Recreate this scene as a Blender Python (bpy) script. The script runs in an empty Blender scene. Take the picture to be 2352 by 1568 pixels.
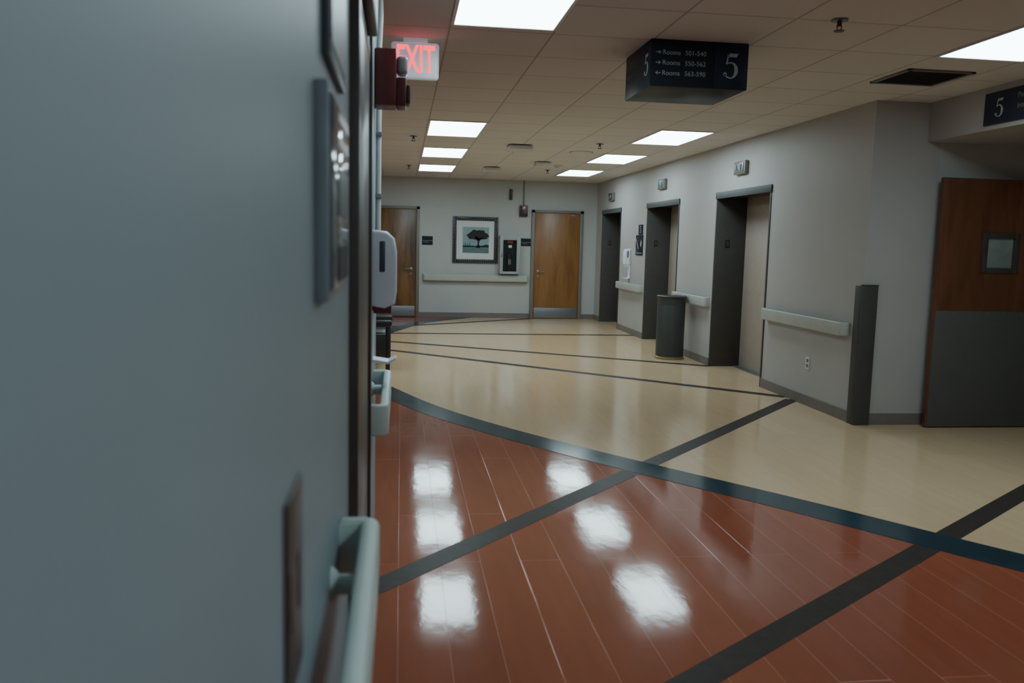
import bpy, bmesh, math
from mathutils import Vector, Matrix
C = bpy.context.scene.collection
pi = math.pi
# ------------------------------------------------------------------ materials
def new_mat(name):
    m = bpy.data.materials.new(name); m.use_nodes = True
    nt = m.node_tree; b = nt.nodes["Principled BSDF"]
    return m, nt, b
def pmat(name, col, rough=0.5, metal=0.0, noise=0.06, nscale=12.0, bump=0.0, bscale=60.0, spec=0.5, stretch=(1,1,1), emis=None, estr=0):
    m, nt, b = new_mat(name)
    b.inputs["Roughness"].default_value = rough
    b.inputs["Metallic"].default_value = metal
    b.inputs["Specular IOR Level"].default_value = spec
    tc = nt.nodes.new("ShaderNodeTexCoord"); mp = nt.nodes.new("ShaderNodeMapping")
    mp.inputs["Scale"].default_value = stretch
    nt.links.new(tc.outputs["Object"], mp.inputs[0])
    n = nt.nodes.new("ShaderNodeTexNoise"); n.inputs["Scale"].default_value = nscale; n.inputs["Detail"].default_value = 4
    nt.links.new(mp.outputs[0], n.inputs["Vector"])
    r = nt.nodes.new("ShaderNodeValToRGB")
    r.color_ramp.elements[0].position = 0.3; r.color_ramp.elements[1].position = 0.7
    r.color_ramp.elements[0].color = tuple(max(0, c*(1-noise)) for c in col)+(1,)
    r.color_ramp.elements[1].color = tuple(min(1, c*(1+noise)) for c in col)+(1,)
    nt.links.new(n.outputs["Fac"], r.inputs[0]); nt.links.new(r.outputs[0], b.inputs["Base Color"])
    if bump:
        n2 = nt.nodes.new("ShaderNodeTexNoise"); n2.inputs["Scale"].default_value = bscale
        nt.links.new(mp.outputs[0], n2.inputs["Vector"])
        bp = nt.nodes.new("ShaderNodeBump"); bp.inputs["Strength"].default_value = bump; bp.inputs["Distance"].default_value = 0.002
        nt.links.new(n2.outputs["Fac"], bp.inputs["Height"]); nt.links.new(bp.outputs[0], b.inputs["Normal"])
    if emis:
        b.inputs["Emission Color"].default_value = emis+(1,); b.inputs["Emission Strength"].default_value = estr
    return m
def floor_mat(name, col, col2, rough, seam, width, row, seamcol, wav=0.15, grain=0.3):
    m, nt, b = new_mat(name)
    tc = nt.nodes.new("ShaderNodeTexCoord"); mp = nt.nodes.new("ShaderNodeMapping")
    mp.inputs["Rotation"].default_value = (0, 0, pi/2)
    nt.links.new(tc.outputs["Object"], mp.inputs[0])
    br = nt.nodes.new("ShaderNodeTexBrick")
    br.inputs["Scale"].default_value = 1; br.inputs["Brick Width"].default_value = width; br.inputs["Row Height"].default_value = row
    br.inputs["Mortar Size"].default_value = seam; br.inputs["Mortar Smooth"].default_value = 0.3
    br.inputs["Color1"].default_value = col+(1,); br.inputs["Color2"].default_value = col2+(1,); br.inputs["Mortar"].default_value = seamcol+(1,)
    br.offset = 0.37
    nt.links.new(mp.outputs[0], br.inputs["Vector"])
    mp2 = nt.nodes.new("ShaderNodeMapping"); mp2.inputs["Scale"].default_value = (9, 1.0, 1)
    nt.links.new(tc.outputs["Object"], mp2.inputs[0])
    n = nt.nodes.new("ShaderNodeTexNoise"); n.inputs["Scale"].default_value = 2.0; n.inputs["Detail"].default_value = 6
    nt.links.new(mp2.outputs[0], n.inputs["Vector"])
    mx = nt.nodes.new("ShaderNodeMixRGB"); mx.blend_type = "MULTIPLY"; mx.inputs[0].default_value = grain
    rr = nt.nodes.new("ShaderNodeValToRGB"); rr.color_ramp.elements[0].position=0.3; rr.color_ramp.elements[1].position=0.7
    rr.color_ramp.elements[0].color=(0.65,0.65,0.65,1)
    nt.links.new(n.outputs["Fac"], rr.inputs[0])
    nt.links.new(br.outputs["Color"], mx.inputs[1]); nt.links.new(rr.outputs[0], mx.inputs[2])
    nt.links.new(mx.outputs[0], b.inputs["Base Color"])
    n3 = nt.nodes.new("ShaderNodeTexNoise"); n3.inputs["Scale"].default_value = 3.0; n3.inputs["Detail"].default_value = 3
    nt.links.new(tc.outputs["Object"], n3.inputs["Vector"])
    mr = nt.nodes.new("ShaderNodeMapRange"); mr.inputs["To Min"].default_value = rough*0.7; mr.inputs["To Max"].default_value = rough*1.4
    nt.links.new(n3.outputs["Fac"], mr.inputs["Value"]); nt.links.new(mr.outputs[0], b.inputs["Roughness"])
    ad = nt.nodes.new("ShaderNodeMath"); ad.operation = "MULTIPLY_ADD"; ad.inputs[1].default_value = -0.8
    mp3 = nt.nodes.new("ShaderNodeMapping"); mp3.inputs["Scale"].default_value = (1.0, 0.5, 1)
    nt.links.new(tc.outputs["Object"], mp3.inputs[0])
    n4 = nt.nodes.new("ShaderNodeTexNoise"); n4.inputs["Scale"].default_value = 13.0; n4.inputs["Detail"].default_value = 4
    nt.links.new(mp3.outputs[0], n4.inputs["Vector"])
    nt.links.new(br.outputs["Fac"], ad.inputs[0]); nt.links.new(n4.outputs["Fac"], ad.inputs[2])
    bp = nt.nodes.new("ShaderNodeBump"); bp.inputs["Strength"].default_value = wav; bp.inputs["Distance"].default_value = 0.003
    nt.links.new(ad.outputs[0], bp.inputs["Height"]); nt.links.new(bp.outputs[0], b.inputs["Normal"])
    return m
def ceil_mat():
    m, nt, b = new_mat("acoustic_tiles")
    b.inputs["Roughness"].default_value = 0.9
    tc = nt.nodes.new("ShaderNodeTexCoord"); mp = nt.nodes.new("ShaderNodeMapping")
    mp.inputs["Location"].default_value = (-0.27, -9.0, 0)
    nt.links.new(tc.outputs["Object"], mp.inputs[0])
    br = nt.nodes.new("ShaderNodeTexBrick"); br.offset = 0; br.squash = 1
    br.inputs["Scale"].default_value = 1; br.inputs["Brick Width"].default_value = 0.62; br.inputs["Row Height"].default_value = 0.635
    br.inputs["Mortar Size"].default_value = 0.007; br.inputs["Mortar Smooth"].default_value = 0.1
    br.inputs["Color1"].default_value = (0.72, 0.69, 0.67, 1); br.inputs["Color2"].default_value = (0.68, 0.655, 0.635, 1)
    br.inputs["Mortar"].default_value = (0.42, 0.40, 0.385, 1)
    nt.links.new(mp.outputs[0], br.inputs["Vector"])
    n = nt.nodes.new("ShaderNodeTexNoise"); n.inputs["Scale"].default_value = 120
    nt.links.new(tc.outputs["Object"], n.inputs["Vector"])
    mx = nt.nodes.new("ShaderNodeMixRGB"); mx.blend_type = "MULTIPLY"; mx.inputs[0].default_value = 0.10
    nt.links.new(br.outputs["Color"], mx.inputs[1]); nt.links.new(n.outputs["Fac"], mx.inputs[2])
    nt.links.new(mx.outputs[0], b.inputs["Base Color"])
    bp = nt.nodes.new("ShaderNodeBump"); bp.inputs["Strength"].default_value = 0.25; bp.inputs["Distance"].default_value = 0.004; bp.invert = True
    nt.links.new(br.outputs["Fac"], bp.inputs["Height"]); nt.links.new(bp.outputs[0], b.inputs["Normal"])
    return m
def wood_mat(name, c1, c2, rough=0.35, sc=3.0):
    m, nt, b = new_mat(name)
    b.inputs["Roughness"].default_value = rough
    tc = nt.nodes.new("ShaderNodeTexCoord"); mp = nt.nodes.new("ShaderNodeMapping"); mp.inputs["Scale"].default_value = (3.0, 3.0, 0.45)
    nt.links.new(tc.outputs["Object"], mp.inputs[0])
    n = nt.nodes.new("ShaderNodeTexNoise"); n.inputs["Scale"].default_value = sc; n.inputs["Detail"].default_value = 7; n.inputs["Distortion"].default_value = 0.8
    nt.links.new(mp.outputs[0], n.inputs["Vector"])
    r = nt.nodes.new("ShaderNodeValToRGB"); r.color_ramp.elements[0].position = 0.32; r.color_ramp.elements[1].position = 0.6
    r.color_ramp.elements[0].color = c1+(1,); r.color_ramp.elements[1].color = c2+(1,)
    nt.links.new(n.outputs["Fac"], r.inputs[0]); nt.links.new(r.outputs[0], b.inputs["Base Color"])
    return m
def glass_mat(name, tint=(0.75,0.85,0.87), k=0.10):
    m = bpy.data.materials.new(name); m.use_nodes = True; nt = m.node_tree; nt.nodes.clear()
    t = nt.nodes.new("ShaderNodeBsdfTransparent"); t.inputs[0].default_value = tint+(1,)
    g = nt.nodes.new("ShaderNodeBsdfGlossy"); g.inputs["Roughness"].default_value = 0.05
    x = nt.nodes.new("ShaderNodeMixShader"); x.inputs[0].default_value = k
    o = nt.nodes.new("ShaderNodeOutputMaterial")
    nt.links.new(t.outputs[0], x.inputs[1]); nt.links.new(g.outputs[0], x.inputs[2]); nt.links.new(x.outputs[0], o.inputs[0])
    return m
def emit_mat(name, col, s):
    m, nt, b = new_mat(name)
    b.inputs["Base Color"].default_value = col+(1,)
    b.inputs["Emission Color"].default_value = col+(1,); b.inputs["Emission Strength"].default_value = s
    return m
LIGHT = 12.5
WALL = pmat("painted_wall", (0.42, 0.40, 0.385), 0.55, noise=0.02, nscale=3, bump=0.15, bscale=150)
WALLF = pmat("painted_end_wall", (0.44, 0.445, 0.43), 0.55, noise=0.02, nscale=3, bump=0.15, bscale=150)
WALLN = pmat("painted_wall_satin", (0.27, 0.345, 0.375), 0.5, noise=0.02, nscale=3, bump=0.12, bscale=150, spec=0.35)
RED = floor_mat("red_plank_vinyl", (0.36, 0.104, 0.058), (0.315, 0.090, 0.050), 0.080, 0.0022, 1.9, 0.19, (0.46, 0.21, 0.15), 0.16)
CREAM = floor_mat("cream_plank_vinyl", (0.72, 0.515, 0.315), (0.69, 0.49, 0.30), 0.115, 0.0010, 1.9, 0.19, (0.58, 0.415, 0.25), 0.06, 0.15)
BLUE = floor_mat("blue_band_vinyl", (0.020, 0.058, 0.078), (0.016, 0.045, 0.062), 0.14, 0.002, 0.3, 0.152, (0.012, 0.025, 0.035), 0.06)
STRIPE = pmat("brown_stripe_vinyl", (0.046, 0.037, 0.032), 0.42, noise=0.15, nscale=20, bump=0.1, bscale=10, spec=0.12)
CEIL = ceil_mat()
BASE = pmat("baseboard_vinyl", (0.18, 0.155, 0.14), 0.45)
PANEL = emit_mat("light_diffuser", (0.72, 0.93, 1.0), LIGHT)
WHITE = pmat("white_enamel", (0.62, 0.62, 0.6), 0.4, noise=0.02)
CABG = pmat("grey_cabinet_enamel", (0.34, 0.36, 0.355), 0.4, noise=0.02)
DARKST = pmat("dark_painted_steel", (0.062, 0.054, 0.050), 0.38, noise=0.08)
FRAMEG = pmat("grey_frame_paint", (0.19, 0.17, 0.148), 0.45)
TRIMG = pmat("elevator_head_trim", (0.080, 0.083, 0.083), 0.5, spec=0.3)
ELEVJ = pmat("elevator_frame_paint", (0.068, 0.065, 0.061), 0.5, noise=0.05, spec=0.25)
ELEVD = pmat("elevator_door_paint", (0.39, 0.325, 0.275), 0.5, noise=0.04)
WOOD = wood_mat("honey_oak_veneer", (0.205, 0.090, 0.026), (0.29, 0.135, 0.042))
WOODB = wood_mat("figured_oak_veneer", (0.06, 0.032, 0.014), (0.23, 0.11, 0.04), sc=2.0)
WOODD = wood_mat("cherry_veneer", (0.105, 0.038, 0.018), (0.155, 0.059, 0.027))
STEEL = pmat("brushed_steel", (0.25, 0.27, 0.29), 0.45, 0.8, noise=0.1, stretch=(1,1,20))
GUN = pmat("grey_kick_plate", (0.095, 0.093, 0.088), 0.5, 0.0, noise=0.04, spec=0.3)
RAILM = pmat("pale_green_vinyl_rail", (0.54, 0.65, 0.61), 0.4, noise=0.03)
RAILR = pmat("cream_grey_vinyl_rail", (0.42, 0.43, 0.39), 0.45, noise=0.03)
NAVY = pmat("navy_sign_face", (0.016, 0.024, 0.044), 0.35, noise=0.1, spec=0.25)
CHAR = pmat("charcoal_sign_face", (0.024, 0.029, 0.038), 0.35, noise=0.1, spec=0.08)
LETTER = pmat("pale_lettering", (0.36, 0.39, 0.42), 0.5, noise=0.02)
LETDIM = pmat("dim_lettering", (0.06, 0.07, 0.09), 0.5, noise=0.02)
REDP = pmat("red_alarm_plastic", (0.135, 0.020, 0.019), 0.4)
BLACK = pmat("black_plastic", (0.016, 0.016, 0.017), 0.4)
PLAST = pmat("white_plastic", (0.80, 0.87, 0.95), 0.35, noise=0.02)
LENS = pmat("clear_lens", (0.30, 0.30, 0.32), 0.15)
EXITR = pmat("lit_red_letters", (0.8, 0.02, 0.03), 0.4, emis=(1.0, 0.05, 0.08), estr=2.4)
EXITW = pmat("exit_housing", (0.70, 0.73, 0.78), 0.4, emis=(0.70, 0.80, 0.92), estr=0.18)
BRASS = pmat("brass_ring", (0.45, 0.36, 0.2), 0.3, 0.9)
TRASH = pmat("charcoal_bin_paint", (0.042, 0.046, 0.045), 0.45)
GLASS = glass_mat("clear_glass")
FABRIC = pmat("black_vinyl_upholstery", (0.016, 0.014, 0.016), 0.4)
MATB = pmat("white_mat_board", (0.62, 0.64, 0.63), 0.8, noise=0.01)
SKY = pmat("print_sky", (0.24, 0.34, 0.35), 0.6, noise=0.12, nscale=3)
WATER = pmat("print_water", (0.10, 0.17, 0.18), 0.6, noise=0.2, nscale=6, stretch=(1,1,6))
TREE = pmat("print_tree", (0.012, 0.018, 0.016), 0.7, noise=0.5, nscale=60)
PFRAME = pmat("dark_beaded_frame", (0.03, 0.03, 0.032), 0.35, 0.4)
BEAD = pmat("silver_beads", (0.35, 0.35, 0.36), 0.3, 0.8)
PLQ = pmat("silver_grey_plaque", (0.20, 0.25, 0.28), 0.4)
PLQF = pmat("glossy_plaque_face", (0.10, 0.125, 0.145), 0.08)
BRN = pmat("dark_bronze", (0.052, 0.036, 0.030), 0.4)
BRNL = pmat("pale_bronze", (0.075, 0.054, 0.046), 0.4)
SLATE = pmat("slate_frame_paint", (0.060, 0.075, 0.090), 0.35)
REDPR = pmat("red_print", (0.4,0.03,0.03), 0.5)
REDX = pmat("dull_red_cylinder", (0.09, 0.014, 0.013), 0.4)
WINB = pmat("wired_window_pane", (0.24, 0.29, 0.27), 0.3, noise=0.2, nscale=5)
# ------------------------------------------------------------------ geometry helpers
class G:
    def __init__(s): s.bm = bmesh.new(); s.mi = 0
    def _add(s, t):
        for f in t.faces: f.material_index = s.mi
        me = bpy.data.meshes.new("tmp"); t.to_mesh(me); t.free(); s.bm.from_mesh(me); bpy.data.meshes.remove(me); return s
    def box(s, x0, x1, y0, y1, z0, z1, bev=0.0, seg=2):
        t = bmesh.new(); bmesh.ops.create_cube(t, size=1)
        for v in t.verts: v.co = Vector(((x0+x1)/2+v.co.x*(x1-x0), (y0+y1)/2+v.co.y*(y1-y0), (z0+z1)/2+v.co.z*(z1-z0)))
        if bev: bmesh.ops.bevel(t, geom=t.edges[:], offset=bev, segments=seg, affect="EDGES", profile=0.5)
        return s._add(t)
    def cyl(s, a, b, r, r2=None, seg=24):
        a, b = Vector(a), Vector(b); d = b-a
        t = bmesh.new(); bmesh.ops.create_cone(t, cap_ends=True, segments=seg, radius1=r, radius2=r if r2 is None else r2, depth=d.length)
        q = d.to_track_quat("Z", "Y").to_matrix().to_4x4()
        bmesh.ops.transform(t, matrix=Matrix.Translation((a+b)/2) @ q, verts=t.verts)
        return s._add(t)
    def sph(s, c, r, sc=(1,1,1), seg=16):
        t = bmesh.new(); bmesh.ops.create_uvsphere(t, u_segments=seg, v_segments=max(6, seg//2), radius=r)
        for v in t.verts: v.co = Vector((c[0]+v.co.x*sc[0], c[1]+v.co.y*sc[1], c[2]+v.co.z*sc[2]))
        return s._add(t)
    def lathe(s, prof, c, axis="Z", seg=32):
        t = bmesh.new(); rings = []
        for r, h in prof:
            ring = []
            for i in range(seg):
                a = 2*pi*i/seg; p = (r*math.cos(a), r*math.sin(a), h)
                if axis == "-X": p = (-h, p[0], p[1])
                if axis == "-Y": p = (p[0], -h, p[1])
                ring.append(t.verts.new((c[0]+p[0], c[1]+p[1], c[2]+p[2])))
            rings.append(ring)
        for k in range(len(rings)-1):
            for i in range(seg):
                j = (i+1) % seg; t.faces.new((rings[k][i], rings[k][j], rings[k+1][j], rings[k+1][i]))
        t.faces.new(rings[0][::-1]); t.faces.new(rings[-1])
        bmesh.ops.recalc_face_normals(t, faces=t.faces)
        return s._add(t)
    def prism(s, pts, o, u, v, n, depth, bev=0.0):
        o, u, v, n = Vector(o), Vector(u), Vector(v), Vector(n)
        t = bmesh.new(); f = t.faces.new([t.verts.new(o+u*p[0]+v*p[1]) for p in pts])
        r = bmesh.ops.extrude_face_region(t, geom=[f])
        vs = [x for x in r["geom"] if isinstance(x, bmesh.types.BMVert)]
        bmesh.ops.translate(t, vec=n*depth, verts=vs)
        bmesh.ops.recalc_face_normals(t, faces=t.faces)
        if bev:
            es = [e for e in t.edges if len(e.link_faces) == 2 and e.calc_face_angle(0) > 0.9 and any(len(f.verts) == len(pts) for f in e.link_faces)]
            bmesh.ops.bevel(t, geom=es, offset=bev, segments=3, affect="EDGES", profile=0.5)
        return s._add(t)
    def tube(s, pts, r, seg=10):
        for a, b in zip(pts, pts[1:]): s.cyl(a, b, r, seg=seg)
        for p in pts[1:-1]: s.sph(p, r, seg=seg)
        return s
def finish(g, name, mats, parent=None, origin=(0,0,0), smooth=True):
    o = Vector(origin)
    for v in g.bm.verts: v.co -= o
    me = bpy.data.meshes.new(name); g.bm.to_mesh(me); g.bm.free()
    for m in (mats if isinstance(mats, (list, tuple)) else [mats]): me.materials.append(m)
    if smooth:
        for p in me.polygons: p.use_smooth = True
        try: me.set_sharp_from_angle(angle=math.radians(35))
        except Exception: pass
    ob = bpy.data.objects.new(name, me); C.objects.link(ob)
    if parent is not None: ob.parent = parent
    else: ob.location = o
    return ob
class Thing:
    def __init__(s, name, label, category, loc, structure=False, group=None):
        s.loc = Vector(loc); s.e = bpy.data.objects.new(name, None); s.e.empty_display_size = 0.05
        s.e.location = s.loc; C.objects.link(s.e)
        s.e["label"] = label; s.e["category"] = category
        if structure: s.e["kind"] = "structure"
        if group: s.e["group"] = group
    def part(s, name, g, mats, label=None, parent=None):
        ob = finish(g, name, mats, parent=(parent or s.e), origin=s.loc)
        if label: ob["label"] = label
        return ob
def struct(name, g, mats, label, cat, smooth=False):
    ob = finish(g, name, mats, smooth=smooth); ob["kind"] = "structure"; ob["label"] = label; ob["category"] = cat; return ob
def text_g(g, body, size, o, right, up, align="LEFT", depth=0.0008, bold=0.0, sx=1.0, space=1.0):
    cu = bpy.data.curves.new("tx", "FONT"); cu.body = body; cu.size = size; cu.align_x = align; cu.align_y = "CENTER"
    cu.extrude = depth; cu.offset = bold; cu.resolution_u = 6; cu.space_character = space
    ob = bpy.data.objects.new("tx", cu); C.objects.link(ob); bpy.context.view_layer.update()
    dg = bpy.context.evaluated_depsgraph_get(); me = bpy.data.meshes.new_from_object(ob.evaluated_get(dg))
    right, up = Vector(right), Vector(up); n = right.cross(up)
    M = Matrix((right*sx, up, n)).transposed().to_4x4(); M.translation = Vector(o)
    me.transform(M); k = len(g.bm.faces); g.bm.from_mesh(me)
    g.bm.faces.ensure_lookup_table()
    for f in g.bm.faces[k:]: f.material_index = g.mi
    bpy.data.objects.remove(ob); bpy.data.curves.remove(cu); bpy.data.meshes.remove(me)
    return g
def serif5(g, h, o, right, up, depth=0.0015):
    right, up = Vector(right), Vector(up); n = right.cross(up); o = Vector(o)
    def pr(pts): g.prism([(x*h, y*h) for x, y in pts], o, right, up, n, depth)
    pr([(-0.15, 0.5), (-0.15, 0.36), (0.22, 0.36), (0.29, 0.5)])
    pr([(-0.15, 0.5), (-0.09, 0.5), (-0.17, 0.08), (-0.23, 0.08)])
    outer = []; inner = []
    for i in range(25):
        a = math.radians(128 - i*(128+150)/24)
        w = 0.5+0.5*math.cos(a*1.0)
        ro = (0.32, 0.33); ri = (0.32-0.05-0.10*w, 0.33-0.045-0.01*w)
        outer.append((-0.02+ro[0]*math.cos(a), -0.17+ro[1]*math.sin(a)))
        inner.append((-0.02+ri[0]*math.cos(a), -0.17+ri[1]*math.sin(a)))
    for i in range(24): pr([outer[i], outer[i+1], inner[i+1], inner[i]])
    pr([(-0.25+0.075*math.cos(t*pi/6), -0.33+0.075*math.sin(t*pi/6)) for t in range(12)])
    return g
RX, RY = (1,0,0), (0,-1,0); UP = (0,0,1)
XL, XR, YF, YW, H = -0.13, 3.90, 16.86, 6.75, 2.74
# ------------------------------------------------------------------ shell
def catmull(P, n=10):
    out = []
    for i in range(len(P)-1):
        p0 = Vector(P[max(i-1,0)]); p1 = Vector(P[i]); p2 = Vector(P[i+1]); p3 = Vector(P[min(i+2,len(P)-1)])
        for k in range(n):
            t = k/n
            out.append(0.5*((2*p1)+(-p0+p2)*t+(2*p0-5*p1+4*p2-p3)*t*t+(-p0+3*p1-3*p2+p3)*t**3))
    out.append(Vector(P[-1])); return out
arc = catmull([(8.3,-1.4),(4.9,1.45),(3.72,2.78),(3.02,3.60),(2.30,4.57),(1.68,5.35),(1.21,5.96),(0.75,6.62),(0.31,7.36),(-0.08,8.25),(-0.50,9.5),(-0.68,11.0),(-0.57,12.7),(-0.15,14.25),(0.29,15.50),(0.76,16.25),(1.35,16.95)])
g = G()
def flat(pts, z, mi):
    t = bmesh.new(); f = t.faces.new([t.verts.new((p[0], p[1], z)) for p in pts])
    f.normal_update()
    if f.normal.z < 0: bmesh.ops.reverse_faces(t, faces=[f])
    bmesh.ops.triangulate(t, faces=t.faces[:]); g.mi = mi; g._add(t)
g.mi = 0; g.box(-3.4, 8.4, -5.2, 17.0, -0.1, 0.0)
flat([tuple(p) for p in arc]+[(8.3, 16.95)], 0.0006, 1)
def strip(a, b, w, z, mi):
    a, b = Vector(a), Vector(b); d = (b-a).normalized(); n = Vector((-d.y, d.x))*w/2
    flat([a-n, b-n, b+n, a+n], z, mi)
strip((-0.13,3.50),(3.9,7.93),0.13,0.0012,3)
strip((-0.13,1.83),(6.5,6.6),0.125,0.0012,3)
strip((-0.6,12.0),(3.9,8.08),0.13,0.0012,3)
strip((-0.6,12.88),(3.9,10.24),0.13,0.0012,3)
strip((-0.6,13.78),(3.9,13.83),0.15,0.0012,3)
strip((-0.15,14.85),(2.6,16.8),0.16,0.0012,3)
L, R = [], []
for i, p in enumerate(arc):
    d = (arc[min(i+1,len(arc)-1)]-arc[max(i-1,0)]).normalized(); n = Vector((-d.y, d.x))*0.135
    L.append(p+n); R.append(p-n)
for i in range(len(arc)-1): flat([L[i], L[i+1], R[i+1], R[i]], 0.0018, 2)
struct("floor", g, [RED, CREAM, BLUE, STRIPE], "glossy plank vinyl floor in red and cream with dark curved band and stripes", "floor")
g = G().box(-3.4, 4.5, -5.2, 17.0, H, H+0.1)
struct("ceiling", g, CEIL, "suspended acoustic tile ceiling with metal grid", "ceiling")
g = G().box(4.5, 8.4, -5.2, 7.0, 2.42, 2.5)
struct("ceiling_side", g, WALL, "lower plaster ceiling of the side passage", "ceiling")
g = G().box(4.38, 4.5, -5.2, YW, 2.42, H)
struct("wall_header", g, WALL, "painted header beam over the side passage", "wall")
g = G().box(-0.33, XL, -5.2, 2.20, 0, H).box(-0.33, XL, 3.08, 4.5, 0, H).box(-0.33, XL, 2.20, 3.08, 2.62, H)
struct("wall_left", g, WALLN, "smooth blue-grey painted corridor wall", "wall")
g = G().box(-3.4, -0.33, 4.3, 4.5, 0, H).box(-3.4, -3.2, 4.5, YF, 0, H)
struct("wall_alcove", g, WALL, "painted wall of the waiting alcove", "wall")
EL = [(14.92, 16.36), (11.70, 13.30), (8.68, 10.27)]
g = G()
for a, b in [(YW, 8.68), (10.27, 11.70), (13.30, 14.92), (16.36, 17.0)]: g.box(XR, 4.5, a, b, 0, H)
for a, b in EL: g.box(XR, 4.5, a, b, 2.17, H).box(4.34, 4.5, a, b, 0, 2.17)
struct("wall_right", g, WALL, "pale painted wall with elevator openings", "wall")
g = G().box(-3.4, XR, YF, 17.0, 0, H)
struct("wall_back", g, WALLF, "pale painted end wall of the elevator lobby", "wall")
g = G().box(4.5, 8.4, YW, 7.0, 0, H)
struct("wall_side", g, WALLF, "pale painted wall beside the side passage", "wall")
g = G().box(8.3, 8.4, -5.2, YW, 0, H).box(-0.33, 8.4, -5.3, -5.2, 0, H)
struct("wall_front", g, WALL, "painted walls closing the lobby", "wall")
g = G()
for a, b in [(YW, 8.68), (10.27, 11.70), (13.30, 14.92), (16.36, YF)]: g.box(XR-0.012, XR, a, b, 0, 0.1, 0.003)
struct("baseboard_right", g, BASE, "grey vinyl baseboard along the elevator wall", "baseboard")
g = G()
for a, b in [(-3.2, -0.66), (0.35, 2.57), (3.62, XR)]: g.box(a, b, YF-0.012, YF, 0, 0.1, 0.003)
struct("baseboard_back", g, BASE, "grey vinyl baseboard along the end wall", "baseboard")
g = G().box(XR, 8.3, YW-0.012, YW, 0, 0.1, 0.003)
struct("baseboard_side", g, BASE, "grey vinyl baseboard beside the open door", "baseboard")
t = Thing("corner_guard", "dark grey vinyl corner guard on the wall corner", "corner guard", (3.9, YW-0.02, 0))
t.part("guard_strip", G().box(3.872, 4.02, YW-0.03, YW-0.001, 0.0, 1.2, 0.008), ELEVJ)
t.part("guard_strip", G().box(3.872, 3.899, YW-0.02, YW+0.09, 0.0, 1.2, 0.008), ELEVJ)
t.part("end_cap", G().box(3.870, 4.022, YW-0.032, YW-0.001, 1.2, 1.212, 0.004), ELEVJ)
# ------------------------------------------------------------------ elevators
for k, (a, b) in enumerate(EL):
    t = Thing("door_%d" % (k+3), "elevator entrance with dark grey frame and beige sliding panel", "elevator door", (4.1, (a+b)/2, 0), structure=True)
    g = G().box(XR-0.008, 4.30, a, a+0.03, 0, 2.17, 0.001).box(XR-0.008, 4.30, b-0.03, b, 0, 2.17, 0.001).box(XR-0.008, 4.30, a, b, 2.13, 2.17, 0.001)
    t.part("frame", g, ELEVJ)
    t.part("head_trim", G().box(XR-0.018, XR-0.008, a-0.01, b+0.01, 2.10, 2.18, 0.001), TRIMG)
    t.part("door_panel", G().box(4.27, 4.30, a+0.03, (a+b)/2-0.003, 0.01, 2.13, 0.003), ELEVD)
    t.part("door_panel", G().box(4.285, 4.31, (a+b)/2-0.003, b-0.03, 0.01, 2.13, 0.003), ELEVD)
    t.part("sill", G().box(XR+0.3, 4.34, a+0.03, b-0.03, 0.0, 0.012, 0.002), STEEL)
    pl_ = t.part("floor_plate", G().box(4.02, 4.08, b-0.033, b-0.03, 1.5, 1.6, 0.001), BLACK)
    g = G(); serif5(g, 0.05, (4.05, b-0.0335, 1.55), (1,0,0), UP, 0.001); t.part("floor_number", g, FRAMEG, parent=pl_)
for zc, yc in ((2.42, 9.50), (2.43, 12.50), (2.40, 15.61)):
    t = Thing("elevator_lantern", "small dark elevator indicator with up and down arrows", "indicator light", (XR, yc, zc), group="elevator hall lanterns")
    t.part("housing", G().box(XR-0.05, XR+0.003, yc-0.17, yc+0.17, zc-0.075, zc+0.075, 0.015), FRAMEG)
    t.part("face_plate", G().box(XR-0.056, XR-0.05, yc-0.13, yc+0.13, zc-0.055, zc+0.055, 0.003), STEEL if yc < 14 else BLACK)
    t.part("arrow_lens", G().prism([(-0.03,-0.03),(0.03,-0.03),(0,0.035)], (XR-0.056, yc+0.06, zc), RY, UP, (-1,0,0), 0.004), BLACK if yc < 14 else LETTER)
    t.part("arrow_lens", G().prism([(-0.03,0.03),(0.03,0.03),(0,-0.035)], (XR-0.056, yc-0.06, zc), RY, UP, (-1,0,0), 0.004), BLACK if yc < 14 else LETTER)
# ------------------------------------------------------------------ hinged doors on back wall
def far_door(nm, x0, x1, wood, lab, hx):
    t = Thing(nm, lab, "door", ((x0+x1)/2, YF, 0), structure=True)
    f = 0.065
    g = G().box(x0, x0+f, YF-0.05, YF, 0, 2.17, 0.004).box(x1-f, x1, YF-0.05, YF, 0, 2.17, 0.004).box(x0, x1, YF-0.05, YF, 2.115, 2.17, 0.004)
    t.part("frame", g, FRAMEG)
    leaf = t.part("leaf", G().box(x0+f+0.003, x1-f-0.003, YF-0.03, YF-0.002, 0.01, 2.112, 0.002), wood)
    t.part("kick_plate", G().box(x0+f+0.02, x1-f-0.02, YF-0.034, YF-0.03, 0.02, 0.22, 0.001), STEEL, "brushed steel kick plate", parent=leaf)
    s = 1 if hx < (x0+x1)/2 else -1
    g = G().lathe([(0.03,0),(0.03,0.006),(0.012,0.012),(0.012,0.05)], (hx, YF-0.03, 0.95), "-Y", 20)
    g.tube([(hx, YF-0.078, 0.95), (hx+s*0.05, YF-0.085, 0.95), (hx+s*0.12, YF-0.082, 0.945)], 0.010)
    t.part("handle", g, STEEL, "steel lever handle", parent=leaf)
    t.part("lock_cylinder", G().lathe([(0.018,0),(0.018,0.006)], (hx, YF-0.03, 0.86), "-Y", 16), STEEL, parent=leaf)
    t.part("closer_plate", G().box((x1 if s > 0 else x0)-s*0.2-0.05, (x1 if s > 0 else x0)-s*0.2+0.05, YF-0.036, YF-0.03, 2.07, 2.09, 0.002), STEEL, parent=leaf)
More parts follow.
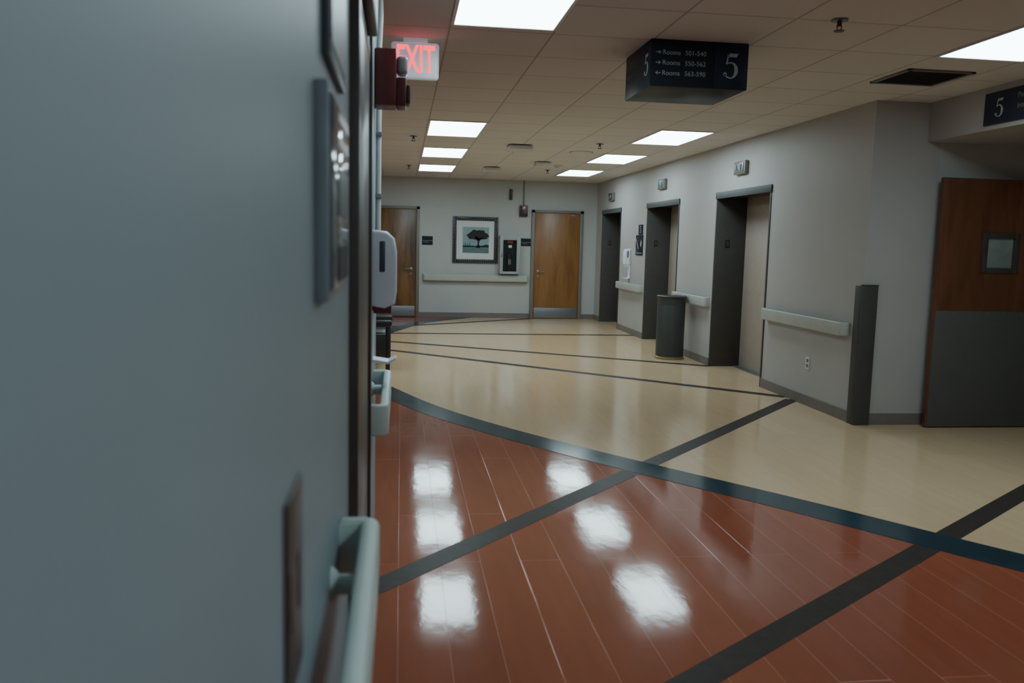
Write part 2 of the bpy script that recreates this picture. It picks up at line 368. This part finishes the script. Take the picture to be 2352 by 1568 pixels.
far_door("door_1", -0.66, 0.35, WOODB, "figured wood door with dark grain and steel kick plate", 0.19)
far_door("door_2", 2.57, 3.62, WOOD, "honey-coloured wood door with steel kick plate", 2.72)
t = Thing("door_6", "cherry wood door held open with window and grey lower panel", "door", (5.0, YW-0.08, 0), structure=True)
x0, x1, y0, y1 = 4.47, 5.62, YW-0.135, YW-0.09
leaf = t.part("leaf", G().box(x0, 4.90, y0, y1, 0.01, 2.12, 0.002).box(5.165, x1, y0, y1, 0.01, 2.12, 0.002).box(4.90, 5.165, y0, y1, 0.01, 1.37).box(4.90, 5.165, y0, y1, 1.64, 2.12), WOODD)
t.part("kick_plate", G().box(x0+0.01, x1-0.01, y0-0.004, y0, 0.01, 1.01, 0.001), GUN, "tall grey protective plate", parent=leaf)
for i in range(8): t.part("screw", G().sph((x0+0.03+i*0.155, y0-0.004, 0.985), 0.005, seg=8), STEEL, parent=leaf)
g = G().box(4.865, 4.91, y0-0.012, y1+0.01, 1.335, 1.675, 0.003).box(5.155, 5.20, y0-0.012, y1+0.01, 1.335, 1.675, 0.003).box(4.91, 5.155, y0-0.012, y1+0.01, 1.335, 1.38, 0.003).box(4.91, 5.155, y0-0.012, y1+0.01, 1.63, 1.675, 0.003)
t.part("window_frame", g, DARKST, parent=leaf)
t.part("window_pane", G().box(4.91, 5.155, y0+0.015, y0+0.022, 1.38, 1.63), WINB, parent=leaf)
for z in (0.3, 1.1, 1.9):
    t.part("hinge", G().cyl((x1+0.01, y1, z-0.05), (x1+0.01, y1, z+0.05), 0.012, seg=12).box(x1-0.03, x1+0.02, y1, YW, z-0.05, z+0.05), STEEL, parent=leaf)
t = Thing("door_7", "dark painted steel door and frame in the corridor wall", "door", (XL, 2.64, 0), structure=True)
g = G().box(-0.2, -0.106, 2.17, 2.235, 0, 2.62, 0.003).box(-0.2, -0.104, 3.03, 3.11, 0, 2.62, 0.003).box(-0.2, -0.106, 2.17, 3.11, 2.56, 2.62, 0.003).box(-0.18,-0.112,2.235,3.03,2.09,2.14,0.003)
t.part("frame", g, DARKST)
leaf = t.part("leaf", G().box(-0.17, -0.114, 2.235, 3.03, 0.01, 2.09, 0.001), DARKST)
t.part("transom_panel", G().box(-0.17, -0.114, 2.235, 3.03, 2.14, 2.56, 0.001), DARKST)
t.part("closer_box", G().box(-0.114, -0.082, 2.3, 2.85, 2.13, 2.34, 0.008), BRN, "dark brown overhead closer housing")
# ------------------------------------------------------------------ handrails
def handrail(a0, a1, wall, axis, sgn, z0, z1, mat, label, brackets, D=0.088, th=0.034):
    r = 0.045; L = a1-a0
    def arcp(cx, cy, rad, s, e): return [(cx+rad*math.cos(math.radians(s+(e-s)*i/6)), cy+rad*math.sin(math.radians(s+(e-s)*i/6))) for i in range(7)]
    pts = [(0,0)]+arcp(r, D-r, r, 180, 90)+arcp(L-r, D-r, r, 90, 0)+[(L,0),(L-th,0)]
    ri = r-th
    pts += arcp(L-th-ri, D-th-ri, ri, 0, 90)+arcp(th+ri, D-th-ri, ri, 90, 180)+[(th,0)]
    if axis == "Y": o = (wall, a0, z0); u = (0,1,0); v = (sgn,0,0)
    else: o = (a0, wall, z0); u = (1,0,0); v = (0,sgn,0)
    mid = ((wall, (a0+a1)/2, z0) if axis == "Y" else ((a0+a1)/2, wall, z0))
    t = Thing("handrail", label, "handrail", mid)
    t.part("rail", G().prism(pts, o, u, v, UP, z1-z0, bev=0.010), mat)
    zc = (z0+z1)/2
    for s in brackets:
        if axis == "Y": a, b = (wall, s, zc), (wall+sgn*(D-th+0.004), s, zc)
        else: a, b = (s, wall, zc), (s, wall+sgn*(D-th+0.004), zc)
        d = (Vector(b)-Vector(a)).normalized()
        t.part("bracket", G().cyl(a, b, 0.02).cyl(a, tuple(Vector(a)+d*0.012), 0.036, 0.026), mat)
    return t
handrail(-1.6, 1.86, XL, "Y", 1, 0.75, 0.87, RAILM, "pale green vinyl handrail along the blue-grey wall", [-1.2, -0.3, 0.6, 1.62], th=0.040)
handrail(3.15, 4.06, XL, "Y", 1, 0.75, 0.87, RAILM, "short pale green vinyl handrail below the dispenser", [3.35, 3.85])
handrail(6.92, 8.62, XR, "Y", -1, 0.75, 0.87, RAILR, "pale handrail between wall corner and elevator", [7.2, 7.75, 8.3])
handrail(10.33, 11.66, XR, "Y", -1, 0.75, 0.87, RAILR, "pale handrail behind the waste bin", [10.6, 11.3])
handrail(13.36, 14.86, XR, "Y", -1, 0.75, 0.87, RAILR, "pale handrail between two elevators", [13.7, 14.5])
handrail(0.42, 2.52, YF, "X", -1, 0.73, 0.86, RAILR, "pale handrail below the framed picture", [0.8, 1.5, 2.2])
# ------------------------------------------------------------------ lights
fx = [(0.27, y) for y in (3.82, 9.0, 11.54, 14.08)]+[(2.75, y) for y in (9.0, 11.54, 14.08)]+[(3.37, 3.92), (1.51, -0.5), (3.37, -1.2), (1.51, -3.7), (-2.2, 9.0)]  # last entries, behind the camera and in the alcove, are unseen added fill lights
for x, y in fx:
    t = Thing("ceiling_light", "rectangular recessed fluorescent troffer with white diffuser", "ceiling light", (x+0.31, y+0.635, H), group="recessed ceiling lights")
    w, l = 0.62, 1.27
    g = G().box(x, x+w, y, y+0.02, H-0.008, H).box(x, x+w, y+l-0.02, y+l, H-0.008, H).box(x, x+0.02, y+0.02, y+l-0.02, H-0.008, H).box(x+w-0.02, x+w, y+0.02, y+l-0.02, H-0.008, H)
    t.part("trim_frame", g, WHITE)
    t.part("diffuser", G().box(x+0.02, x+w-0.02, y+0.02, y+l-0.02, H-0.004, H), PANEL)
# ------------------------------------------------------------------ ceiling fittings
t = Thing("air_vent", "square dark louvred ceiling air vent", "air vent", (3.68, 5.82, H))
x0, x1, y0, y1 = 3.43, 3.93, 5.56, 6.06
t.part("vent_frame", G().box(x0, x1, y0, y0+0.03, H-0.012, H, 0.003).box(x0, x1, y1-0.03, y1, H-0.012, H, 0.003).box(x0, x0+0.03, y0, y1, H-0.012, H, 0.003).box(x1-0.03, x1, y0, y1, H-0.012, H, 0.003), FRAMEG)
g = G().box(x0+0.03, x1-0.03, y0+0.03, y1-0.03, H-0.002, H)
for i in range(14): g.box(x0+0.03, x1-0.03, y0+0.045+i*0.031, y0+0.053+i*0.031, H-0.011, H-0.001)
t.part("louvres", g, BLACK)
for x, y in ((2.36,4.52),(0.13,10.41),(2.42,10.44),(2.43,14.3),(0.11,14.35)):
    t = Thing("fire_sprinkler", "small pendant fire sprinkler head on the ceiling", "sprinkler", (x, y, H), group="ceiling sprinkler heads")
    t.part("escutcheon", G().lathe([(0.045,-0.008),(0.045,-0.004),(0.03,0.0)], (x, y, H)), STEEL)
    t.part("stem", G().cyl((x,y,H-0.006),(x,y,H-0.035),0.012).cyl((x-0.014,y,H-0.03),(x-0.010,y,H-0.06),0.003,seg=8).cyl((x+0.014,y,H-0.03),(x+0.010,y,H-0.06),0.003,seg=8), BRN)
    t.part("deflector", G().cyl((x,y,H-0.058),(x,y,H-0.062),0.028), BRN)
for x, y, s in ((1.49,10.95,0.15),(2.13,13.0,0.12),(1.48,14.19,0.13)):
    t = Thing("wireless_access_point", "flat white box mounted under ceiling tiles", "access point", (x, y, H), group="white ceiling boxes")
    t.part("housing", G().box(x-s, x+s, y-s, y+s, H-0.07, H-0.01, 0.015), WHITE)
    t.part("mount_plate", G().box(x-s*0.7, x+s*0.7, y-s*0.7, y+s*0.7, H-0.012, H), GUN)
t = Thing("ceiling_speaker", "round white ceiling speaker grille", "speaker", (2.4, 11.46, H))
t.part("grille", G().lathe([(0.13,-0.006),(0.15,-0.004),(0.155,0)], (2.4,11.46,H)), WHITE)
t.part("rim", G().lathe([(0.16,-0.003),(0.165,0)], (2.4,11.46,H)), GUN)
t = Thing("smoke_detector", "small round beige smoke detector", "smoke detector", (2.46, 13.46, H))
t.part("base", G().lathe([(0.07,-0.02),(0.075,-0.015),(0.075,0)], (2.46,13.46,H)), WHITE)
t.part("sensor_dome", G().lathe([(0.03,-0.05),(0.05,-0.045),(0.055,-0.02)], (2.46,13.46,H)), WHITE)
# ------------------------------------------------------------------ exit sign
t = Thing("exit_sign", "white ceiling-mounted sign with glowing red EXIT letters", "exit sign", (0.08, 5.5, H))
ys = 5.47
t.part("housing", G().box(-0.075, 0.222, ys, ys+0.05, 2.49, 2.715, 0.02, 3), EXITW)
t.part("canopy", G().box(0.0, 0.15, ys, ys+0.05, 2.71, H, 0.004), EXITW)
g = G(); text_g(g, "EXIT", 0.235, (0.074, ys-0.0015, 2.602), RX, UP, "CENTER", 0.0015, 0.004, 0.5)
t.part("lettering", g, EXITR, "glowing red letters")
# ------------------------------------------------------------------ hanging directory sign
t = Thing("hanging_sign", "dark navy box sign hung from ceiling listing room numbers", "sign", (1.8, 5.44, H))
x0, x1, y0, y1, z0 = 1.49, 2.11, 5.15, 5.73, 2.46
t.part("sign_box", G().box(x0, x1, y0, y1, z0, H, 0.004), CHAR)
t.part("number_panel", G().box(1.895, x1-0.002, y0-0.003, y0, z0+0.004, H-0.004, 0.001), NAVY)
for i, (s, r) in enumerate(((1, "501-540"), (1, "550-562"), (-1, "563-590"))):
    z = 2.662-i*0.061
    if s > 0: pts = [(0,0.0022),(0.024,0.0022),(0.016,0.010),(0.021,0.010),(0.034,0.0),(0.021,-0.010),(0.016,-0.010),(0.024,-0.0022),(0,-0.0022)]
    else: pts = [(0.034,0.0022),(0.010,0.0022),(0.018,0.010),(0.013,0.010),(0.0,0.0),(0.013,-0.010),(0.018,-0.010),(0.010,-0.0022),(0.034,-0.0022)]
    t.part("arrow", G().prism(pts, (1.521, y0, z), RX, UP, (0,-1,0), 0.0015), LETTER)
    t.part("lettering", text_g(G(), "Rooms", 0.040, (1.563, y0-0.001, z), RX, UP), LETTER)
    t.part("lettering", text_g(G(), r, 0.040, (1.706, y0-0.001, z), RX, UP, sx=0.95, space=1.06), LETTER)
t.part("floor_number", serif5(G(), 0.15, (2.0, y0-0.003, 2.60), RX, UP), LETTER)
t.part("floor_number", serif5(G(), 0.13, (x0, 5.24, 2.60), RY, UP), LETTER)
t.part("lettering", text_g(G(), "Patient Rooms", 0.04, (x0-0.001, 5.70, 2.63), RY, UP), LETDIM)
t.part("lettering", text_g(G(), "Guest Services", 0.04, (x0-0.001, 5.70, 2.57), RY, UP), LETDIM)
t = Thing("wall_sign", "navy sign with floor number on the header beam", "sign", (4.38, 5.2, 2.58))
t.part("sign_plate", G().box(4.365, 4.38, 4.7, 6.05, 2.455, 2.69, 0.002), NAVY)
t.part("floor_number", serif5(G(), 0.135, (4.365, 5.885, 2.57), RY, UP), LETTER)
t.part("lettering", text_g(G(), "Patient Rooms", 0.055, (4.364, 5.70, 2.63), RY, UP), FRAMEG)
t.part("lettering", text_g(G(), "Intensive Care", 0.055, (4.364, 5.70, 2.555), RY, UP), FRAMEG)
# ------------------------------------------------------------------ back wall items
t = Thing("framed_picture", "square framed print of a spreading tree with white mat", "picture", (1.45, YF, 1.09))
x0, x1, z0, z1 = 1.0, 1.90, 1.09, 2.0; f = 0.075; yy = YF
g = G().box(x0, x0+f, yy-0.035, yy, z0, z1, 0.008).box(x1-f, x1, yy-0.035, yy, z0, z1, 0.008).box(x0+f, x1-f, yy-0.035, yy, z0, z0+f, 0.008).box(x0+f, x1-f, yy-0.035, yy, z1-f, z1, 0.008)
fr = t.part("frame", g, PFRAME)
g = G(); n = 24
for i in range(n):
    s = (i+0.5)/n
    for d in (0.018, 0.058):
        g.sph((x0+s*(x1-x0), yy-0.036, z0+d), 0.009, seg=8); g.sph((x0+s*(x1-x0), yy-0.036, z1-d), 0.009, seg=8)
        g.sph((x0+d, yy-0.036, z0+s*(z1-z0)), 0.009, seg=8); g.sph((x1-d, yy-0.036, z0+s*(z1-z0)), 0.009, seg=8)
bd = t.part("beading", g, BEAD, parent=fr); bd["kind"] = "stuff"
t.part("mat_board", G().box(x0+f, x1-f, yy-0.015, yy, z0+f, z1-f), MATB)
pr = t.part("print", G().box(1.2, 1.72, yy-0.018, yy-0.015, 1.29, 1.80), SKY)
t.part("print_ground", G().box(1.2, 1.72, yy-0.0195, yy-0.018, 1.29, 1.43), WATER, parent=pr)
g = G()
can = []
for i in range(40):
    a = 2*pi*i/40; rr = 1+0.07*math.sin(7*a)+0.05*math.sin(13*a+1)
    zz = math.sin(a)
    can.append((1.50+0.21*rr*math.cos(a), 1.61+(0.135 if zz > 0 else 0.06)*rr*zz))
g.prism(can, (0,yy-0.0195,0), RX, UP, (0,-1,0), 0.001)
g.prism([(1.47,1.39),(1.545,1.39),(1.525,1.46),(1.53,1.52),(1.60,1.62),(1.52,1.57),(1.50,1.60),(1.43,1.62),(1.495,1.52),(1.495,1.46)], (0,yy-0.0195,0), RX, UP, (0,-1,0), 0.001)
g.prism([(1.2,1.405),(1.72,1.405),(1.72,1.45),(1.66,1.46),(1.6,1.44),(1.45,1.43),(1.3,1.435),(1.2,1.43)], (0,yy-0.0195,0), RX, UP, (0,-1,0), 0.001)
for x in (1.225, 1.26, 1.30, 1.345): g.prism([(x-0.008,1.42),(x+0.008,1.42),(x+0.003,1.49),(x,1.50),(x-0.003,1.49)], (0,yy-0.0195,0), RX, UP, (0,-1,0), 0.001)
t.part("print_tree", g, TREE, parent=pr)
t = Thing("fire_extinguisher_cabinet", "grey-white metal cabinet with glass door holding a fire extinguisher", "cabinet", (2.14, YF, 0.89))
x0, x1, z0, z1 = 1.93, 2.33, 0.89, 1.64
t.part("body", G().box(x0, x0+0.02, YF-0.14, YF, z0, z1).box(x1-0.02, x1, YF-0.14, YF, z0, z1).box(x0, x1, YF-0.14, YF, z0, z0+0.02).box(x0, x1, YF-0.14, YF, z1-0.02, z1), CABG)
t.part("back_panel", G().box(x0+0.02, x1-0.02, YF-0.006, YF, z0+0.02, z1-0.02), GUN)
g = G().box(x0, x0+0.065, YF-0.155, YF-0.14, z0, z1, 0.003).box(x1-0.065, x1, YF-0.155, YF-0.14, z0, z1, 0.003).box(x0+0.065, x1-0.065, YF-0.155, YF-0.14, z0, z0+0.05, 0.003).box(x0+0.065, x1-0.065, YF-0.155, YF-0.14, z1-0.08, z1, 0.003)
dr = t.part("door", g, CABG)
t.part("glass_pane", G().box(x0+0.065, x1-0.065, YF-0.15, YF-0.146, z0+0.05, z1-0.08), GLASS, parent=dr)
t.part("lettering", text_g(G(), "FIRE", 0.06, (2.13, YF-0.1515, 1.52), RX, UP, "CENTER", 0.001, 0.001), REDPR, parent=dr)
t.part("door_latch", G().box(x0+0.03, x0+0.05, YF-0.17, YF-0.155, 1.22, 1.30, 0.004), STEEL, parent=dr)
t.part("inspection_card", G().box(2.10,2.165,YF-0.1515,YF-0.1505,1.41,1.46), MATB, "small white card", parent=dr)
t = Thing("fire_extinguisher", "dark red fire extinguisher with white label behind glass", "fire extinguisher", (2.13, YF-0.075, 0.91))
c = (2.13, YF-0.072, 0)
t.part("cylinder_body", G().lathe([(0.05,0.91),(0.055,0.92),(0.055,1.24),(0.045,1.28),(0.02,1.30)], c), REDX)
t.part("valve", G().cyl((2.13,YF-0.072,1.30),(2.13,YF-0.072,1.34),0.015), BLACK)
t.part("handle", G().box(2.08,2.21,YF-0.082,YF-0.062,1.34,1.352,0.003), BLACK)
t.part("lever", G().box(2.08,2.20,YF-0.082,YF-0.062,1.365,1.377,0.003), BLACK)
t.part("hose", G().tube([(2.10,YF-0.08,1.33),(2.06,YF-0.10,1.30),(2.058,YF-0.105,1.15),(2.065,YF-0.11,1.03)], 0.010), BLACK)
t.part("label_plate", G().box(2.10,2.16,YF-0.131,YF-0.127,1.08,1.18), CABG)
def nameplate(x0, x1, z0, z1):
    t = Thing("room_sign", "small dark room name plate with pale text strip", "sign", ((x0+x1)/2, YF, z0), group="door name plates")
    zm = (z0+z1)/2
    t.part("backing", G().box(x0, x1, YF-0.006, YF, z0, z1), FRAMEG)
    t.part("upper_plate", G().box(x0, x1, YF-0.012, YF-0.006, zm+0.006, z1, 0.002), CHAR)
    t.part("lower_plate", G().box(x0, x1, YF-0.012, YF-0.006, z0, zm-0.006, 0.002), CHAR)
    t.part("text_strip", G().box(x0+0.02, x0+0.12, YF-0.0135, YF-0.012, zm-0.035, zm-0.028), LETTER)
nameplate(0.40, 0.61, 1.43, 1.60); nameplate(2.37, 2.56, 1.45, 1.60)
t = Thing("nurse_call_light", "narrow dark vertical light fixture on the end wall", "signal light", (2.14, YF, 2.35))
t.part("housing", G().box(2.11, 2.17, YF-0.05, YF+0.003, 2.35, 2.56, 0.008), DARKST)
t.part("lens", G().box(2.12, 2.16, YF-0.056, YF-0.05, 2.37, 2.44, 0.003), BLACK)
t = Thing("fire_alarm", "dark red square fire alarm horn below a conduit", "fire alarm", (2.40, YF, 2.03))
t.part("back_box", G().box(2.32, 2.48, YF-0.06, YF, 2.03, 2.25, 0.006), REDP)
t.part("horn_grille", G().box(2.34, 2.46, YF-0.075, YF-0.06, 2.05, 2.15, 0.004), BLACK)
t.part("strobe_lens", G().box(2.365, 2.435, YF-0.09, YF-0.06, 2.165, 2.235, 0.01), LENS)
t.part("conduit", G().cyl((2.40, YF-0.02, 2.25), (2.40, YF-0.02, H), 0.011), FRAMEG)
# ------------------------------------------------------------------ right wall items
t = Thing("floor_number_sign", "small dark square plate showing floor number five", "sign", (XR, 13.62, 1.69))
t.part("plate", G().box(XR-0.01, XR, 13.50, 13.74, 1.69, 1.85, 0.002), CHAR)
t.part("floor_number", serif5(G(), 0.12, (XR-0.01, 13.62, 1.77), RY, UP), LETTER)
t = Thing("stair_sign", "dark emergency sign with stair and flame pictogram", "sign", (XR, 13.68, 1.35))
t.part("plate", G().box(XR-0.01, XR, 13.47, 13.88, 1.35, 1.68, 0.002), CHAR)
pts = []
for i in range(5): pts += [(i*0.032, -i*0.035), (i*0.032+0.032, -i*0.035)]
pts += [(0.16, -0.16)]+[(i*0.032, -i*0.035-0.02) for i in range(4, -1, -1)]
t.part("stair_symbol", G().prism(pts, (XR-0.01, 13.86, 1.62), RY, UP, (-1,0,0), 0.0015), LETTER)
t.part("flame_symbol", G().prism([(0.10,-0.02),(0.15,0.03),(0.15,0.09),(0.12,0.06),(0.11,0.11),(0.08,0.05),(0.07,0.02)], (XR-0.01, 13.68, 1.5), RY, UP, (-1,0,0), 0.0015), LETTER)
t.part("text_strip", G().box(XR-0.0115, XR-0.01, 13.50, 13.85, 1.38, 1.39), LETTER)
def dispenser(nm, wall, yc, z0, z1, sgn, label, prot=0.112, w=0.12):
    t = Thing(nm, label, "soap dispenser", (wall, yc, z0))
    h = z1-z0
    prof = [(0,0.03*h),(prot*0.55,0),(prot*0.93,0.06*h),(prot,0.22*h),(prot*0.99,0.72*h),(prot*0.9,0.9*h),(prot*0.62,0.985*h),(prot*0.2,h),(0,h)]
    t.part("cover", G().prism(prof, (wall, yc-w/2, z0), (sgn,0,0), UP, (0,1,0), w, bev=0.018), PLAST)
    t.part("level_window", G().box(*(sorted((wall+sgn*prot*0.36, wall+sgn*prot*0.56))), yc-w/2-0.003, yc-w/2+0.002, z0+h*0.47, z0+h*0.86, 0.004), SLATE)
    t.part("nozzle", G().cyl((wall+sgn*prot*0.62, yc, z0+0.01), (wall+sgn*prot*0.62, yc, z0-0.015), 0.015), BLACK)
    t.part("base_strip", G().box(*(sorted((wall, wall+sgn*prot*0.8))), yc-w*0.3, yc+w*0.3, z0-0.022, z0+0.012), REDP if sgn > 0 else PLAST)
    t.part("tray_bracket", G().box(*(sorted((wall, wall+sgn*0.015))), yc-w*0.4, yc+w*0.4, z0-0.235, z0-0.01, 0.004), PLAST)
    t.part("drip_tray", G().prism([(0.0,0.0),(prot*0.7,-0.01),(prot*1.0,0.012),(prot*0.97,0.016),(prot*0.7,0.0),(0.0,0.012)], (wall, yc-w*0.45, z0-0.225), (sgn,0,0), UP, (0,1,0), w*0.9), PLAST, "shallow white drip tray")
dispenser("hand_sanitizer_dispenser", XL, 3.62, 1.20, 1.525, 1, "white hand sanitizer dispenser with dark level window")
dispenser("hand_sanitizer_dispenser", XR, 14.25, 1.17, 1.45, -1, "white hand sanitizer dispenser beside the elevator sign")
t = Thing("power_outlet", "small beige duplex wall outlet", "outlet", (XR, 7.65, 0.35))
t.part("cover_plate", G().box(XR-0.006, XR, 7.61, 7.69, 0.35, 0.47, 0.002), WHITE)
t.part("socket", G().box(XR-0.009, XR-0.005, 7.63, 7.67, 0.42, 0.45, 0.002), FRAMEG)
t.part("socket", G().box(XR-0.009, XR-0.005, 7.63, 7.67, 0.37, 0.40, 0.002), FRAMEG)
c = (3.605, 10.98, 0)
t = Thing("waste_bin", "tall charcoal cylindrical waste bin with brass base ring", "trash bin", c)
t.part("body", G().lathe([(0.186,0.03),(0.186,0.735),(0.184,0.74)], c, seg=40), TRASH)
t.part("base_ring", G().lathe([(0.19,0.0),(0.197,0.004),(0.197,0.03),(0.188,0.036)], c, seg=40), BRASS)
t.part("lid", G().lathe([(0.184,0.738),(0.186,0.82),(0.188,0.825)], c, seg=40), TRASH)
t.part("rim", G().lathe([(0.19,0.822),(0.20,0.83),(0.20,0.842),(0.19,0.85),(0.15,0.852),(0.14,0.835),(0.01,0.835)], c, seg=40), TRASH)
t.part("collar", G().lathe([(0.186,0.730),(0.189,0.733),(0.189,0.742),(0.184,0.745)], c, seg=40), TRASH)
t = Thing("armchair", "black vinyl waiting armchair in the alcove", "chair", (-0.45, 10.0, 0))
t.part("seat", G().box(-0.72, -0.16, 9.82, 10.38, 0.30, 0.44, 0.04, 3), FABRIC)
t.part("backrest", G().box(-0.80, -0.68, 9.82, 10.38, 0.36, 0.95, 0.04, 3), FABRIC)
for y in (9.74, 10.38):
    t.part("armrest", G().box(-0.76, -0.10, y, y+0.08, 0.50, 0.58, 0.025, 3).box(-0.17, -0.12, y+0.015, y+0.065, 0.0, 0.52, 0.01).box(-0.76, -0.71, y+0.015, y+0.065, 0.0, 0.52, 0.01).box(-0.74, -0.14, y+0.02, y+0.06, 0.12, 0.42, 0.015), FABRIC)
# ------------------------------------------------------------------ left wall items
t = Thing("wall_conduit", "white painted pipe running down the wall end", "pipe", (XL+0.016, 4.3, 1.4))
t.part("pipe", G().tube([(XL+0.014,4.30,1.25),(XL+0.014,4.30,2.42),(XL+0.02,4.30,2.56),(XL+0.014,4.36,H)], 0.013, 12), WHITE)
for z in (1.7, 2.0, 2.35): t.part("clamp", G().box(XL, XL+0.03, 4.28, 4.32, z-0.012, z+0.012, 0.003), STEEL)
t = Thing("fire_alarm", "dark red fire alarm horn with strobe beside the exit sign", "fire alarm", (XL, 4.1, 2.1))
t.part("back_box", G().box(XL, -0.03, 4.02, 4.18, 2.10, 2.355, 0.008), REDP)
t.part("horn_housing", G().box(-0.03, 0.015, 4.03, 4.17, 2.10, 2.23, 0.008), REDX)
t.part("horn_grille", G().box(0.015, 0.035, 4.05, 4.15, 2.115, 2.20, 0.006), BRN)
t.part("strobe_lens", G().box(-0.03, 0.022, 4.05, 4.15, 2.25, 2.33, 0.016, 3), LENS)
t = Thing("wall_plaque", "silver-grey framed wall plaque with glossy dark face", "plaque", (XL, 1.5, 1.39))
t.part("frame", G().box(XL, -0.109, 1.30, 1.72, 1.385, 1.715, 0.003), PLQ)
t.part("face", G().box(-0.109, -0.105, 1.33, 1.70, 1.40, 1.70, 0.001), PLQF)
for a, b in ((1.675, 1.69), (1.635, 1.65)): t.part("reflection_strip", G().box(-0.105, -0.103, 1.45, 1.68, a, b), WHITE)  # white strips painted as light reflections on the glossy face
t.part("photo_card", G().box(-0.105, -0.103, 1.45, 1.68, 1.52, 1.60), SLATE)
t.part("lower_card", G().box(-0.105, -0.103, 1.45, 1.68, 1.41, 1.47), CHAR)
t = Thing("notice_frame", "dark slate framed notice mounted above the plaque", "picture", (XL, 1.6, 1.78))
t.part("frame", G().box(XL, -0.116, 1.42, 1.80, 1.775, 2.12, 0.004), SLATE)
t.part("notice_sheet", G().box(-0.116, -0.1145, 1.45, 1.77, 1.80, 2.09), PLQ)
t = Thing("switch_plate", "narrow dark bronze wall switch plate", "light switch", (XL, 1.03, 0.93))
t.part("plate", G().box(XL, -0.125, 0.95, 1.10, 0.93, 1.18, 0.002), BRN)
for y in (0.99, 1.06): t.part("rocker", G().box(-0.125, -0.1235, y-0.02, y+0.02, 1.02, 1.09, 0.0005), BRNL)
# ------------------------------------------------------------------ world and camera
w = bpy.data.worlds.new("w"); bpy.context.scene.world = w; w.use_nodes = True
w.node_tree.nodes["Background"].inputs[0].default_value = (0.02, 0.03, 0.04, 1)
cam = bpy.data.cameras.new("camera"); co = bpy.data.objects.new("camera", cam); C.objects.link(co)
cam.sensor_width = 36; cam.lens = 36*1942.3/2352; cam.clip_start = 0.02; cam.clip_end = 100
M = Matrix.Rotation(-0.1318, 4, "Z") @ Matrix.Rotation(pi/2-0.11442, 4, "X") @ Matrix.Rotation(0.02443, 4, "Z")
M.translation = Vector((0, 0, 1.48)); co.matrix_world = M
cam.dof.use_dof = True; cam.dof.focus_distance = 9.5; cam.dof.aperture_fstop = 3.0
bpy.context.scene.camera = co
